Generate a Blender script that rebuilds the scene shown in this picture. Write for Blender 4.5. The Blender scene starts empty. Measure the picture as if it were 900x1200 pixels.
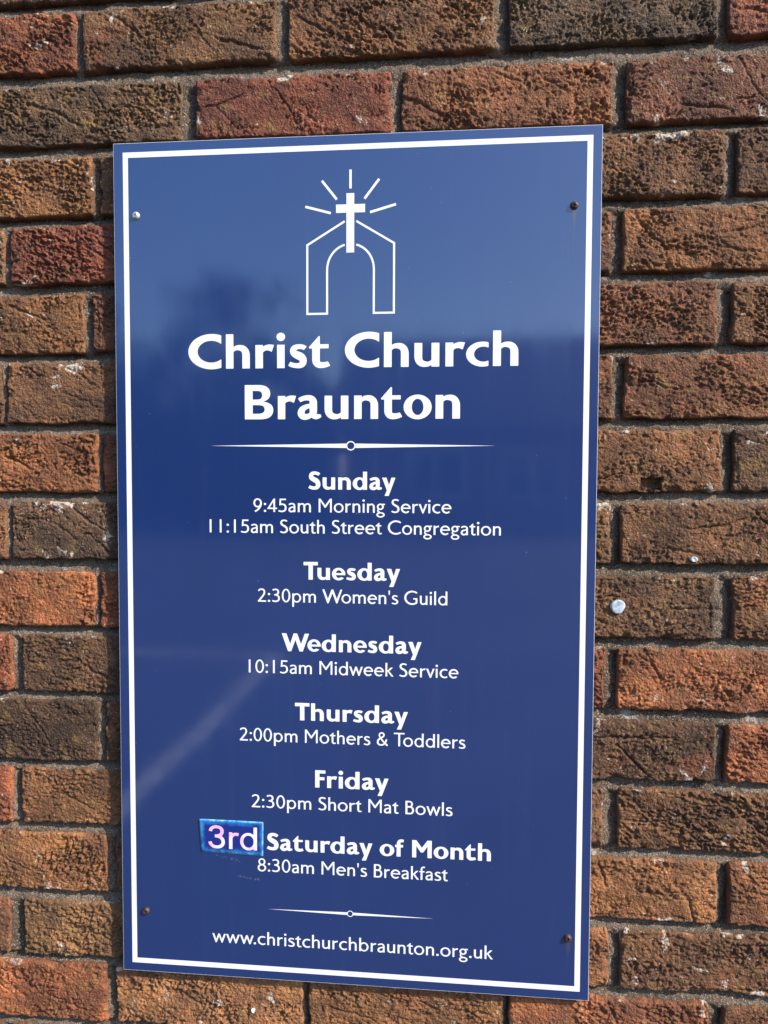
import bpy, math, random
import numpy as np
from mathutils import Matrix, Vector

random.seed(7)
sc = bpy.context.scene
COL = sc.collection
R = math.radians

# ------------------------------------------------------------------ camera
Z0 = 2.05                                   # height of the top of course 0 above the ground
cam_d = bpy.data.cameras.new('camera')
cam = bpy.data.objects.new('camera', cam_d)
COL.objects.link(cam)
cam_d.sensor_fit = 'VERTICAL'
cam_d.sensor_height = 36.0
cam_d.lens = 27.0
cam_d.clip_start = 0.02
cam_d.clip_end = 2000
RIGHT = Vector((0.99536, 0.09621, -0.00143))
DOWN = Vector((0.00308, -0.04668, -0.9989))
FWD = Vector((-0.09617, 0.99427, -0.04676))
m = Matrix((RIGHT, -DOWN, -FWD)).transposed().to_4x4()
m.translation = Vector((0.39952, -0.81063, Z0 - 0.49699))
cam.matrix_world = m
sc.camera = cam

# ------------------------------------------------------------------ light
SUN = Vector((1.45, -0.78, 1.15)).normalized()      # from the wall towards the sun
elev = math.asin(SUN.z)
world = bpy.data.worlds.new('World')
sc.world = world
world.use_nodes = True
wn = world.node_tree
for n in list(wn.nodes):
    wn.nodes.remove(n)
sky = wn.nodes.new('ShaderNodeTexSky')
sky.sky_type = 'NISHITA'
sky.sun_disc = False
sky.sun_elevation = elev
sky.sun_rotation = math.atan2(SUN.x, SUN.y)
sky.air_density = 1.0
sky.dust_density = 0.9
sky.ozone_density = 4.0
bg = wn.nodes.new('ShaderNodeBackground')
bg.inputs['Strength'].default_value = 0.15
wo = wn.nodes.new('ShaderNodeOutputWorld')
wn.links.new(sky.outputs[0], bg.inputs[0])
wn.links.new(bg.outputs[0], wo.inputs[0])

sun_d = bpy.data.lights.new('sun', 'SUN')
sun_d.energy = 3.9
sun_d.angle = R(0.5)
sun_d.color = (1.0, 0.91, 0.77)
sun = bpy.data.objects.new('sun', sun_d)
COL.objects.link(sun)
sun.rotation_euler = SUN.to_track_quat('Z', 'Y').to_euler()
sun.location = (3, -3, 6)

sc.view_settings.view_transform = 'Standard'
sc.view_settings.look = 'None'
sc.view_settings.gamma = 1.0
sc.view_settings.use_curve_mapping = False
sc.view_settings.exposure = 0.97


# ------------------------------------------------------------------ helpers
def link(name, data, parent=None, loc=(0, 0, 0), rot=(0, 0, 0)):
    o = bpy.data.objects.new(name, data)
    COL.objects.link(o)
    o.location = loc
    o.rotation_euler = rot
    if parent is not None:
        o.parent = parent
    return o


def tag(o, label, cat=None, group=None, kind=None):
    if label:
        o['label'] = label
    if cat:
        o['category'] = cat
    if group:
        o['group'] = group
    if kind:
        o['kind'] = kind
    return o


def mesh_np(name, co, faces, mat=None, smooth=True):
    """co (n,3) array, faces (m,k) int array with k = 3 or 4"""
    me = bpy.data.meshes.new(name)
    co = np.asarray(co, np.float32)
    faces = np.asarray(faces, np.int32)
    k = faces.shape[1]
    me.vertices.add(len(co))
    me.vertices.foreach_set('co', co.ravel())
    me.loops.add(faces.size)
    me.loops.foreach_set('vertex_index', faces.ravel())
    me.polygons.add(len(faces))
    me.polygons.foreach_set('loop_start', np.arange(0, faces.size, k, dtype=np.int32))
    me.polygons.foreach_set('use_smooth', np.full(len(faces), smooth))
    me.update(calc_edges=True)
    if mat:
        me.materials.append(mat)
    return me


def mesh_py(name, verts, faces, mat=None, smooth=False):
    me = bpy.data.meshes.new(name)
    me.from_pydata([tuple(v) for v in verts], [], faces)
    me.update()
    if smooth:
        for p in me.polygons:
            p.use_smooth = True
    if mat:
        me.materials.append(mat)
    return me


def box_vf(x0, x1, y0, y1, z0, z1, off=0):
    v = [(x0, y0, z0), (x1, y0, z0), (x1, y1, z0), (x0, y1, z0), (x0, y0, z1), (x1, y0, z1), (x1, y1, z1), (x0, y1, z1)]
    f = [(0, 3, 2, 1), (4, 5, 6, 7), (0, 1, 5, 4), (1, 2, 6, 5), (2, 3, 7, 6), (3, 0, 4, 7)]
    return v, [tuple(i + off for i in q) for q in f]


# lattice value noise, vectorised
_rng = np.random.default_rng(11)
_LAT = _rng.random((256, 256)).astype(np.float32)


def vnoise(x, y, ox=0, oy=0):
    x = x + ox
    y = y + oy
    xi = np.floor(x).astype(int)
    yi = np.floor(y).astype(int)
    fx = x - xi
    fy = y - yi
    fx = fx * fx * fx * (fx * (fx * 6 - 15) + 10)
    fy = fy * fy * fy * (fy * (fy * 6 - 15) + 10)
    a = _LAT[xi & 255, yi & 255]
    b = _LAT[(xi + 1) & 255, yi & 255]
    c = _LAT[xi & 255, (yi + 1) & 255]
    d = _LAT[(xi + 1) & 255, (yi + 1) & 255]
    return (a + (b - a) * fx) * (1 - fy) + (c + (d - c) * fx) * fy


def fbm(x, y, o, n=4, g=0.5):
    s = 0
    a = 1
    t = 0
    for i in range(n):
        ca, sa = math.cos(i * 1.1), math.sin(i * 1.1)
        s = s + a * vnoise(x * ca - y * sa, x * sa + y * ca, o * 17.3 + i * 31.7, o * 7.9 - i * 13.1)
        t += a
        a *= g
        x = x * 2.03
        y = y * 2.03
    return s / t


# ------------------------------------------------------------------ materials
class NT:
    def __init__(self, name):
        self.mat = bpy.data.materials.new(name)
        self.mat.use_nodes = True
        self.t = self.mat.node_tree
        self.b = self.t.nodes['Principled BSDF']
        self.out = self.t.nodes['Material Output']

    def n(self, typ, **kw):
        nd = self.t.nodes.new(typ)
        for k, v in kw.items():
            setattr(nd, k, v)
        return nd

    def l(self, a, b):
        self.t.links.new(a, b)

    def val(self, sock, v):
        if hasattr(v, 'is_output'):
            self.l(v, sock)
        else:
            sock.default_value = v

    def math(self, op, a, b=0.0, c=0.0, clamp=False):
        nd = self.n('ShaderNodeMath', operation=op, use_clamp=clamp)
        self.val(nd.inputs[0], a)
        self.val(nd.inputs[1], b)
        self.val(nd.inputs[2], c)
        return nd.outputs[0]

    def noise(self, vec, scale, detail=3, rough=0.55, dist=0.0):
        nd = self.n('ShaderNodeTexNoise')
        self.l(vec, nd.inputs['Vector'])
        nd.inputs['Scale'].default_value = scale
        nd.inputs['Detail'].default_value = detail
        nd.inputs['Roughness'].default_value = rough
        nd.inputs['Distortion'].default_value = dist
        return nd.outputs['Fac']

    def sstep(self, v, a, b, lo=0.0, hi=1.0):
        nd = self.n('ShaderNodeMapRange', interpolation_type='SMOOTHSTEP')
        self.val(nd.inputs[0], v)
        nd.inputs[1].default_value = a
        nd.inputs[2].default_value = b
        nd.inputs[3].default_value = lo
        nd.inputs[4].default_value = hi
        return nd.outputs[0]

    def mix(self, f, a, b, mode='MIX'):
        nd = self.n('ShaderNodeMix', data_type='RGBA', blend_type=mode)
        self.val(nd.inputs[0], f)
        for s, v in ((nd.inputs[6], a), (nd.inputs[7], b)):
            if hasattr(v, 'is_output'):
                self.l(v, s)
            else:
                s.default_value = (*v, 1) if len(v) == 3 else v
        return nd.outputs[2]

    def bump(self, h, strength, dist):
        nd = self.n('ShaderNodeBump')
        nd.inputs['Strength'].default_value = strength
        nd.inputs['Distance'].default_value = dist
        self.l(h, nd.inputs['Height'])
        self.l(nd.outputs[0], self.b.inputs['Normal'])

    def set(self, **kw):
        for k, v in kw.items():
            s = self.b.inputs[k.replace('_', ' ')]
            self.val(s, v)


def lin(r, g, b):
    f = lambda c: (c / 255 / 12.92) if c <= 10 else ((c / 255 + 0.055) / 1.055) ** 2.4
    return (f(r), f(g), f(b))


def mat_brick():
    q = NT('brick_clay')
    tc = q.n('ShaderNodeTexCoord').outputs['Object']
    oi = q.n('ShaderNodeObjectInfo')
    add = q.n('ShaderNodeVectorMath', operation='MULTIPLY_ADD')
    q.l(oi.outputs['Random'], add.inputs[0])
    add.inputs[1].default_value = (37.0, 11.0, 23.0)
    q.l(tc, add.inputs[2])
    v = add.outputs[0]
    base = oi.outputs['Color']
    n1 = q.noise(v, 22, 4, 0.6)
    n2 = q.noise(v, 130, 4, 0.65)
    n3 = q.noise(v, 520, 2, 0.6)
    c = q.mix(q.sstep(n1, 0.35, 0.70), q.mix(1.0, base, (0.60, 0.60, 0.64), 'MULTIPLY'), q.mix(1.0, base, (1.36, 1.26, 1.08), 'MULTIPLY'))
    c = q.mix(q.sstep(n2, 0.54, 0.74, 0, 0.75), c, q.mix(1.0, c, (1.55, 1.5, 1.45), 'MULTIPLY'))
    c = q.mix(q.sstep(n2, 0.47, 0.28, 0, 0.7), c, q.mix(1.0, c, (0.45, 0.42, 0.42), 'MULTIPLY'))
    # ochre bloom
    n5 = q.noise(v, 60, 3, 0.6)
    c = q.mix(q.sstep(n5, 0.54, 0.72, 0, 0.5), c, (0.22, 0.13, 0.045))
    n6 = q.noise(v, 16, 3, 0.6)
    c = q.mix(q.sstep(n6, 0.60, 0.74, 0, 0.5), c, (0.20, 0.062, 0.03))
    # grit
    c = q.mix(q.sstep(n3, 0.60, 0.74, 0, 0.65), c, (0.34, 0.23, 0.14))
    # lime and lichen flecks, more of them along the top arris
    n4 = q.noise(v, 34, 6, 0.66, 0.5)
    sep = q.n('ShaderNodeSeparateXYZ')
    q.l(tc, sep.inputs[0])
    top = q.sstep(sep.outputs[2], 0.020, 0.032, 0.0, 0.050)
    f = q.math('ADD', q.math('ADD', n4, top), q.math('MULTIPLY', oi.outputs['Alpha'], 0.055))
    fl = q.sstep(f, 0.650, 0.705)
    c = q.mix(fl, c, (0.48, 0.40, 0.33))
    n7 = q.noise(v, 210, 3, 0.6)
    sp = q.math('MULTIPLY', q.sstep(n7, 0.64, 0.70), q.sstep(n1, 0.42, 0.62, 0.1, 1.0))
    c = q.mix(q.math('MULTIPLY', sp, 0.8), c, (0.50, 0.41, 0.32))
    q.l(c, q.b.inputs['Base Color'])
    q.set(Roughness=0.8)
    q.b.inputs['Specular IOR Level'].default_value = 0.35
    h = q.math('ADD', q.math('MULTIPLY', n3, 0.5), n2)
    q.bump(h, 1.0, 0.0032)
    return q.mat


def mat_mortar():
    q = NT('mortar_sandy')
    v = q.n('ShaderNodeTexCoord').outputs['Object']
    n1 = q.noise(v, 9, 4, 0.6)
    n2 = q.noise(v, 330, 3, 0.7)
    n3 = q.noise(v, 720, 2, 0.6)
    c = q.mix(q.sstep(n1, 0.35, 0.7), (0.092, 0.066, 0.047), (0.185, 0.138, 0.102))
    c = q.mix(q.sstep(n2, 0.49, 0.34, 0, 0.8), c, (0.040, 0.031, 0.025))
    c = q.mix(q.sstep(n3, 0.57, 0.68, 0, 0.8), c, (0.46, 0.38, 0.31))
    n4 = q.noise(v, 28, 5, 0.65)
    c = q.mix(q.sstep(n4, 0.62, 0.72, 0, 0.7), c, (0.52, 0.46, 0.41))
    q.l(c, q.b.inputs['Base Color'])
    q.set(Roughness=0.95)
    q.b.inputs['Specular IOR Level'].default_value = 0.2
    q.bump(q.math('ADD', n2, n3), 0.9, 0.0022)
    return q.mat


def mat_blue():
    q = NT('blue_sign_face')
    v = q.n('ShaderNodeTexCoord').outputs['Object']
    sep = q.n('ShaderNodeSeparateXYZ')
    q.l(v, sep.inputs[0])
    X, Z = sep.outputs[0], sep.outputs[2]
    c = (0.0058, 0.0255, 0.124)
    n = q.noise(v, 5, 3)
    c = q.mix(q.sstep(n, 0.3, 0.7), c, (0.0066, 0.0280, 0.133))
    # rust runs below two of the screws
    for sx, sz, ln, wd, a in ((0.2262, 0.3675, 0.085, 0.0030, 1.0), (0.2310, -0.3850, 0.058, 0.0040, 0.7)):
        dx = q.math('ABSOLUTE', q.math('SUBTRACT', X, sx))
        w = q.sstep(Z, sz - 0.018, sz, 0.45, 1.0)
        across = q.sstep(q.math('DIVIDE', dx, w), 0.1 * wd, wd, 1.0, 0.0)
        below = q.sstep(Z, sz + 0.0005, sz - 0.0005, 0, 1)
        fade = q.math('MAXIMUM', q.sstep(Z, sz - ln, sz - 0.004, 0.0, 0.22), q.sstep(Z, sz - 0.022, sz - 0.006, 0.0, 1.0))
        mk = q.math('MULTIPLY', q.math('MULTIPLY', across, below), q.math('MULTIPLY', fade, a))
        c = q.mix(mk, c, (0.060, 0.052, 0.042))
    mp = q.n('ShaderNodeMapping')
    q.l(v, mp.inputs[0])
    mp.inputs['Scale'].default_value = (60, 1, 2.2)
    runs = q.noise(mp.outputs[0], 1.0, 4, 0.6)
    film = q.noise(v, 26, 5, 0.7)
    c = q.mix(q.math('MULTIPLY', q.sstep(runs, 0.52, 0.80, 0, 0.018), q.sstep(film, 0.35, 0.65, 0.3, 1)), c, (0.35, 0.36, 0.40))
    # specks of dust
    sp = q.noise(v, 210, 2, 0.5)
    c = q.mix(q.sstep(sp, 0.76, 0.80, 0, 0.5), c, (0.4, 0.42, 0.5))
    q.l(c, q.b.inputs['Base Color'])
    q.set(Roughness=0.45)
    q.b.inputs['Specular IOR Level'].default_value = 0.3
    q.b.inputs['Coat Weight'].default_value = 1.0
    q.b.inputs['Coat IOR'].default_value = 1.95
    r = q.math('ADD', q.math('MULTIPLY', q.noise(v, 14, 5, 0.65), 0.6), q.math('MULTIPLY', runs, 0.4))
    q.l(q.sstep(r, 0.3, 0.75, 0.045, 0.11), q.b.inputs['Coat Roughness'])
    # very slight orange peel and bowing of the film
    w1 = q.noise(v, 7, 2, 0.4)
    nd = q.n('ShaderNodeBump')
    nd.inputs['Strength'].default_value = 0.25
    nd.inputs['Distance'].default_value = 0.0015
    q.l(w1, nd.inputs['Height'])
    q.l(nd.outputs[0], q.b.inputs['Coat Normal'])
    return q.mat


def simple(name, col, rough=0.5, metal=0.0, spec=0.5, coat=0.0, var=0.0, scale=40):
    q = NT(name)
    v = q.n('ShaderNodeTexCoord').outputs['Object']
    if var:
        n = q.noise(v, scale, 4, 0.6)
        d = tuple(c * (1 - var) for c in col)
        u = tuple(min(1, c * (1 + var)) for c in col)
        q.l(q.mix(q.sstep(n, 0.3, 0.7), d, u), q.b.inputs['Base Color'])
    else:
        q.b.inputs['Base Color'].default_value = (*col, 1)
    q.set(Roughness=rough, Metallic=metal)
    q.b.inputs['Specular IOR Level'].default_value = spec
    q.b.inputs['Coat Weight'].default_value = coat
    q.b.inputs['Coat Roughness'].default_value = 0.05
    return q.mat


def mat_rust(name, a, b, metal):
    q = NT(name)
    v = q.n('ShaderNodeTexCoord').outputs['Object']
    n = q.noise(v, 900, 3, 0.6)
    q.l(q.mix(q.sstep(n, 0.35, 0.65), a, b), q.b.inputs['Base Color'])
    q.set(Roughness=0.55, Metallic=metal)
    q.bump(n, 0.3, 0.0003)
    return q.mat


def mat_sticker():
    q = NT('sticker_print')
    v = q.n('ShaderNodeTexCoord').outputs['Object']
    sep = q.n('ShaderNodeSeparateXYZ')
    q.l(v, sep.inputs[0])
    n = q.noise(v, 120, 4, 0.6)
    ex = q.math('SUBTRACT', 0.0355, q.math('ABSOLUTE', sep.outputs[0]))
    ez = q.math('SUBTRACT', 0.0188, q.math('ABSOLUTE', sep.outputs[2]))
    e = q.math('ADD', q.math('MINIMUM', ex, ez), q.math('MULTIPLY', q.math('SUBTRACT', n, 0.5), 0.011))
    c = q.mix(q.sstep(e, 0.0012, 0.0070), (0.015, 0.17, 0.50), (0.006, 0.020, 0.19))
    c = q.mix(q.sstep(e, 0.0022, -0.0004), c, (0.20, 0.52, 0.75))
    q.l(c, q.b.inputs['Base Color'])
    q.set(Roughness=0.5)
    q.b.inputs['Coat Weight'].default_value = 0.1
    return q.mat


def mat_pink():
    q = NT('faded_pink_print')
    v = q.n('ShaderNodeTexCoord').outputs['Object']
    n = q.noise(v, 60, 2, 0.5)
    q.l(q.mix(q.sstep(n, 0.38, 0.62), (0.78, 0.40, 0.66), (0.80, 0.72, 0.84)), q.b.inputs['Base Color'])
    q.set(Roughness=0.4)
    return q.mat


M_BRICK = mat_brick()
M_MORTAR = mat_mortar()
M_BLUE = mat_blue()
M_WHITE = simple('white_print', (0.80, 0.80, 0.82), 0.35, 0, 0.5, 0.6)
M_EDGE = simple('aluminium_edge', (0.70, 0.70, 0.72), 0.4, 0.0, 0.5, 0, 0.1, 300)
M_STEEL = mat_rust('dull_steel', (0.45, 0.46, 0.47), (0.62, 0.62, 0.62), 0.7)
M_RUST = mat_rust('rusted_steel', (0.022, 0.011, 0.008), (0.085, 0.040, 0.026), 0.1)
M_DARK = simple('dark_recess_rust', (0.012, 0.009, 0.008), 0.8)
M_STICK = mat_sticker()
M_PINK = mat_pink()
M_GUM = simple('pale_blue_putty', (0.40, 0.47, 0.53), 0.85, 0, 0.2, 0, 0.35, 260)
M_PLASTIC = simple('grey_plastic', (0.10, 0.10, 0.10), 0.6)

# ------------------------------------------------------------------ ground
q = NT('asphalt')
v = q.n('ShaderNodeTexCoord').outputs['Object']
n1 = q.noise(v, 0.6, 4)
n2 = q.noise(v, 90, 3, 0.7)
c = q.mix(q.sstep(n1, 0.3, 0.7), (0.042, 0.042, 0.043), (0.060, 0.059, 0.057))
c = q.mix(q.sstep(n2, 0.55, 0.75, 0, 0.6), c, (0.11, 0.105, 0.10))
q.l(c, q.b.inputs['Base Color'])
q.set(Roughness=0.9)
q.bump(n2, 0.6, 0.006)
M_ASPHALT = q.mat
ground = link('ground', mesh_py('ground', [(-600, -900, 0), (600, -900, 0), (600, 300, 0), (-600, 300, 0)], [(0, 1, 2, 3)], M_ASPHALT))
tag(ground, None, None, None, 'structure')
M_LINE = simple('road_paint', (0.34, 0.34, 0.33), 0.8, 0, 0.3, 0, 0.4, 9)
vv, ff = [], []
for (x0, x1, y0, y1) in ((-1.22, -1.10, -5.62, -2.4), (-7.3, -1.10, -5.74, -5.62), (-3.72, -3.60, -5.62, -2.4), (-6.22, -6.10, -5.62, -2.4)):
    k = len(vv)
    vv += [(x0, y0, 0.004), (x1, y0, 0.004), (x1, y1, 0.004), (x0, y1, 0.004)]
    ff.append((k, k + 1, k + 2, k + 3))
tag(link('bay_marking', mesh_py('bay_marking', vv, ff, M_LINE)), None, None, None, 'structure')

# ------------------------------------------------------------------ brick wall
wall = link('brick_wall', None, None, (0.28, 0.05, 0))
tag(wall, 'weathered brown and red brick wall in stretcher bond behind the blue sign', 'wall')
WI = Vector(wall.location)

# per course: top height, its tilt, bottom height, its tilt (mm; tilt per 400 mm from x = 290)
COURSE = [[1.8, 1.3, -60.8, -0.4], [-77.6, -2.1, -140.2, -2.4], [-152.2, -0.1, -214.9, -0.9], [-226.0, -1.2, -287.6, -1.8],
          [-299.9, -1.9, -362.5, -1.4], [-373.1, -1.5, -438.4, 0.0], [-450.0, 0.0, -513.9, 0.7], [-525.2, -0.2, -588.2, 0.6],
          [-601.6, 1.2, -664.9, -0.9], [-675.3, -1.3, -739.5, -1.7], [-750.3, -3.1, -816.0, 0.9], [-825.7, 0.0, -888.9, 0.4],
          [-899.9, 0.9, -966.0, 0.4], [-978.2, 1.1, -1041.9, 1.3], [-1051.6, -1.0, -1116.2, 0.7]]
# gaps between bricks seen in each course (mm)
GAPS = [[(-12, -3), (208, 221), (435, 449), (654, 665)], [(106, 121), (329, 340), (553, 567)], [(4, 13), (664, 676)],
        [(-98, -90), (554, 566)], [(-8, 2), (659, 673)], [(-104, -98), (557, 569)], [(4, 11), (666, 677)],
        [(-103, -96), (557, 567)], [(-1, 5), (662, 680)], [(-100, -88), (553, 565)], [(-2, 8), (665, 676)],
        [(-104, -93), (552, 568)], [(7, 18), (669, 681)], [(-111, -93), (560, 572)], [(4, 16), (230, 237), (448, 456), (664, 678)]]
# colours as they look in the photograph (sRGB), keyed by course and the brick's left end rounded to half a brick
TINT = {0: [(125, 64, 40), (96, 68, 44), (110, 72, 42), (70, 61, 50), (142, 74, 50)],
        1: [(84, 67, 50), (116, 56, 42), (130, 78, 48), (102, 60, 46)],
        2: [(126, 84, 48), None, None, (100, 68, 44), (96, 65, 44)],
        3: [(108, 80, 60), (118, 56, 42), None, (100, 64, 48), (126, 80, 44)],
        4: [(120, 80, 46), (104, 62, 42), None, (106, 64, 42), (100, 68, 42)],
        5: [(108, 80, 60), (102, 70, 47), None, (102, 64, 44), (116, 70, 44)],
        6: [(148, 88, 48), (130, 70, 44), None, (122, 80, 48), (88, 64, 44)],
        7: [(118, 80, 54), (80, 63, 51), None, (112, 80, 50), (98, 67, 44)],
        8: [(166, 94, 50), (126, 66, 40), None, (90, 66, 47), (116, 75, 47)],
        9: [(142, 74, 44), (84, 61, 45), None, (122, 64, 47), (152, 87, 48)],
        10: [(60, 47, 38), (92, 62, 42), None, (68, 50, 39), (146, 80, 46)],
        11: [(146, 74, 47), (126, 84, 48), None, (106, 76, 55), (102, 70, 44)],
        12: [(150, 98, 55), (110, 78, 50), None, (152, 98, 53), (126, 78, 47)],
        13: [(120, 78, 50), (126, 92, 57), None, (152, 96, 54), (106, 72, 47)],
        14: [(158, 88, 48), (162, 110, 66), (142, 95, 54), (152, 86, 50), (116, 75, 47)]}
POOL = [(125, 64, 40), (96, 68, 44), (110, 72, 42), (84, 67, 50), (116, 56, 42), (130, 78, 48), (148, 88, 48), (166, 94, 50),
        (70, 52, 40), (146, 80, 46), (102, 70, 44), (122, 80, 48)]
GAIN = 1.0


def albedo(c, fleck=0.12):
    c = [p + (m_ - p) * 0.30 for p, m_ in zip(c, (118, 71, 46))]
    r, g, b = lin(*c)
    y = 0.3 * r + 0.6 * g + 0.1 * b
    r, g, b = r + (y - r) * 0.12, g + (y - g) * 0.12, b + (y - b) * 0.12
    return (min(0.6, r * GAIN * 1.02), min(0.6, g * GAIN * 1.06), min(0.6, b * GAIN * 1.03), fleck)


def brick_height(Xg, Zg, L, H, seed, rough):
    """relief of a brick face in mm, outwards positive"""
    rg = np.random.default_rng(seed)
    o = seed * 0.37 + 3
    th = rg.uniform(-0.75, 0.45)
    u = Xg * math.cos(th) - Zg * math.sin(th)
    w = Xg * math.sin(th) + Zg * math.cos(th)
    wx = (fbm(Xg / 14, Zg / 14, o + 5, 2) - 0.5) * 9
    wz = (fbm(Xg / 14, Zg / 14, o + 9, 2) - 0.5) * 9
    low = (fbm(Xg / 46, Zg / 30, o, 3) - 0.5) * 4.2
    r1 = fbm((u + wx) / 8.5, (w + wz) / 4.0, o + 1, 3, 0.55)
    rid = 1 - np.abs(2 * r1 - 1) * 2.2
    lump = fbm((u + wx * 0.6) / 5.6, (w + wz * 0.6) / 2.3, o + 2, 3, 0.62) - 0.5
    lump = lump - 0.35 * np.abs(fbm((u + wz) / 5.5, (w + wx) / 3.2, o + 16, 2, 0.6) - 0.5) + 0.05
    fine = fbm(Xg / 2.2, Zg / 2.2, o + 3, 2, 0.6) - 0.5
    region = np.clip((fbm(Xg / 38, Zg / 22, o + 4, 2) - 0.34) * 4.2, 0.18, 1.3)
    grain = fbm(Xg / 2.6, Zg / 2.1, o + 14, 2, 0.8) - 0.5
    h = low + rough * (region * (-1.3 * np.clip(rid, 0, 1) + 4.3 * lump) + (0.45 + 0.55 * region) * (3.2 * grain + 1.0 * fine))
    pit = fbm(Xg / 7, Zg / 6, o + 6, 2)
    h -= np.clip((pit - 0.72) * 11, 0, 1.8) * rough
    # tears dragged across the face
    for k in range(rg.integers(1, 6)):
        px, pz = rg.uniform(0.1, 0.9) * L, rg.uniform(0.15, 0.85) * H
        an = rg.normal(-0.35, 0.45)
        ln = rg.uniform(14, 45)
        a = (Xg - px) * math.cos(an) + (Zg - pz) * math.sin(an)
        bq = -(Xg - px) * math.sin(an) + (Zg - pz) * math.cos(an) + 5 * (fbm(Xg / 11, Zg / 11, o + 12 + k, 2) - 0.5) + rg.uniform(-.004, .004) * a * a
        dep = np.clip(1 - (a / ln) ** 2, 0, 1) * rg.uniform(1.2, 3.0)
        h -= dep * np.exp(-(bq / rg.uniform(0.8, 1.5)) ** 2)
    return h


def brick_arrays(L, H, step, seed, rough=1.0, depth=70.0, notch=None):
    """one brick, mm, centred on x and z, its face near y = 0 and its body behind"""
    nx = max(4, int(round(L / step)))
    nz = max(3, int(round(H / step)))
    xs = np.linspace(0, L, nx + 1)
    zs = np.linspace(0, H, nz + 1)
    Xg, Zg = np.meshgrid(xs, zs)
    o = seed * 0.61
    h = brick_height(Xg, Zg, L, H, seed, rough)
    d = np.minimum(np.minimum(Xg, L - Xg), np.minimum(Zg, H - Zg))
    # rounding towards the arrises, chipped unevenly
    r = 1.3 + 5.0 * fbm(Xg / 12, Zg / 12, o + 20, 2) ** 3 * 2
    t = np.clip(1 - d / r, 0, 1)
    h = h * np.clip(0.35 + d / 7, 0, 1) - r * (1 - np.sqrt(np.clip(1 - t * t, 0, 1))) * 0.9
    chip = np.clip((fbm(Xg / 9, Zg / 9, o + 30, 2) - 0.60) * 9, 0, 1) * np.clip(1 - d / 7, 0, 1)
    h -= 3.0 * chip
    if notch:                              # a piece knocked out of the lower edge
        nz_ = (fbm(Xg / 6, Zg / 6, o + 60, 2) - 0.5) * 4
        inside = (Xg + nz_ > notch[0]) & (Xg + nz_ < notch[1]) & (Zg + nz_ > notch[2]) & (Zg + nz_ < notch[3])
        h = h - np.where(inside, 7.0, 0.0)
    # the outline itself wavers; rounded corners
    fall = np.exp(-d / 7)
    jx = (fbm(Xg / 16, Zg / 16, o + 40, 3) - 0.5) * 4.2 * fall
    jz = (fbm(Xg / 16, Zg / 16, o + 50, 3) - 0.5) * 4.2 * fall
    dc = np.hypot(np.minimum(Xg, L - Xg), np.minimum(Zg, H - Zg))
    pull = np.clip(1 - dc / 4, 0, 1) * 0.7
    X = Xg - L / 2 + jx - np.sign(Xg - L / 2) * pull
    Z = Zg - H / 2 + jz - np.sign(Zg - H / 2) * pull
    co = np.stack([X, -h, Z], -1).reshape(-1, 3)
    w = nx + 1
    i = (np.arange(nz)[:, None] * w + np.arange(nx)[None, :]).ravel()
    faces = np.stack([i, i + 1, i + 1 + w, i + w], 1)
    per = np.concatenate([np.arange(0, nx), nx + np.arange(0, nz) * w, nz * w + np.arange(nx, 0, -1), np.arange(nz, 0, -1) * w])
    back = co[per].copy()
    back[:, 1] = depth
    mid = co[per].copy()
    mid[:, 1] = np.maximum(mid[:, 1] + 5, 6)
    n0 = len(co)
    m = len(per)
    co = np.concatenate([co, mid, back])
    j = np.arange(m)
    jn = (j + 1) % m
    side1 = np.stack([per[jn], per[j], n0 + j, n0 + jn], 1)
    side2 = np.stack([n0 + jn, n0 + j, n0 + m + j, n0 + m + jn], 1)
    faces = np.concatenate([faces, side1, side2])
    return co, faces


def course_line(k, x):
    """top and bottom of course k at x (mm)"""
    if 0 <= k < 15:
        t, ts, b, bs = COURSE[k]
        s = (min(max(x, -250), 850) - 290) / 400
        return t + ts * s, b + bs * s
    if k < 0:
        return 1.8 - 75.4 * k, 1.8 - 75.4 * k - 64
    return -1051.6 - 75.2 * (k - 14), -1051.6 - 75.2 * (k - 14) - 64


XMIN, XMAX = -1600, 2200
KMIN, KMAX = -14, 26
rr = random.Random(5)


def course_gaps(k):
    g = sorted(GAPS[k]) if 0 <= k < 15 else [((0 if k % 2 == 0 else 106) - 5, (0 if k % 2 == 0 else 106) + 5)]
    out = list(g)
    # hidden stretch between two known gaps
    res = [out[0]]
    for b in out[1:]:
        a = res[-1]
        n = max(1, round((b[0] - a[1]) / 222))
        for i in range(1, n):
            cx = a[1] + (b[0] - a[1]) * i / n
            res.append((cx - 5, cx + 5))
        res.append(b)
    while res[0][0] > XMIN:
        x = res[0][0] - 214 + rr.uniform(-3, 3)
        res.insert(0, (x - rr.uniform(9, 12), x))
    while res[-1][1] < XMAX:
        x = res[-1][1] + 213 + rr.uniform(-3, 3)
        res.append((x, x + rr.uniform(9, 12)))
    return res


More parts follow.
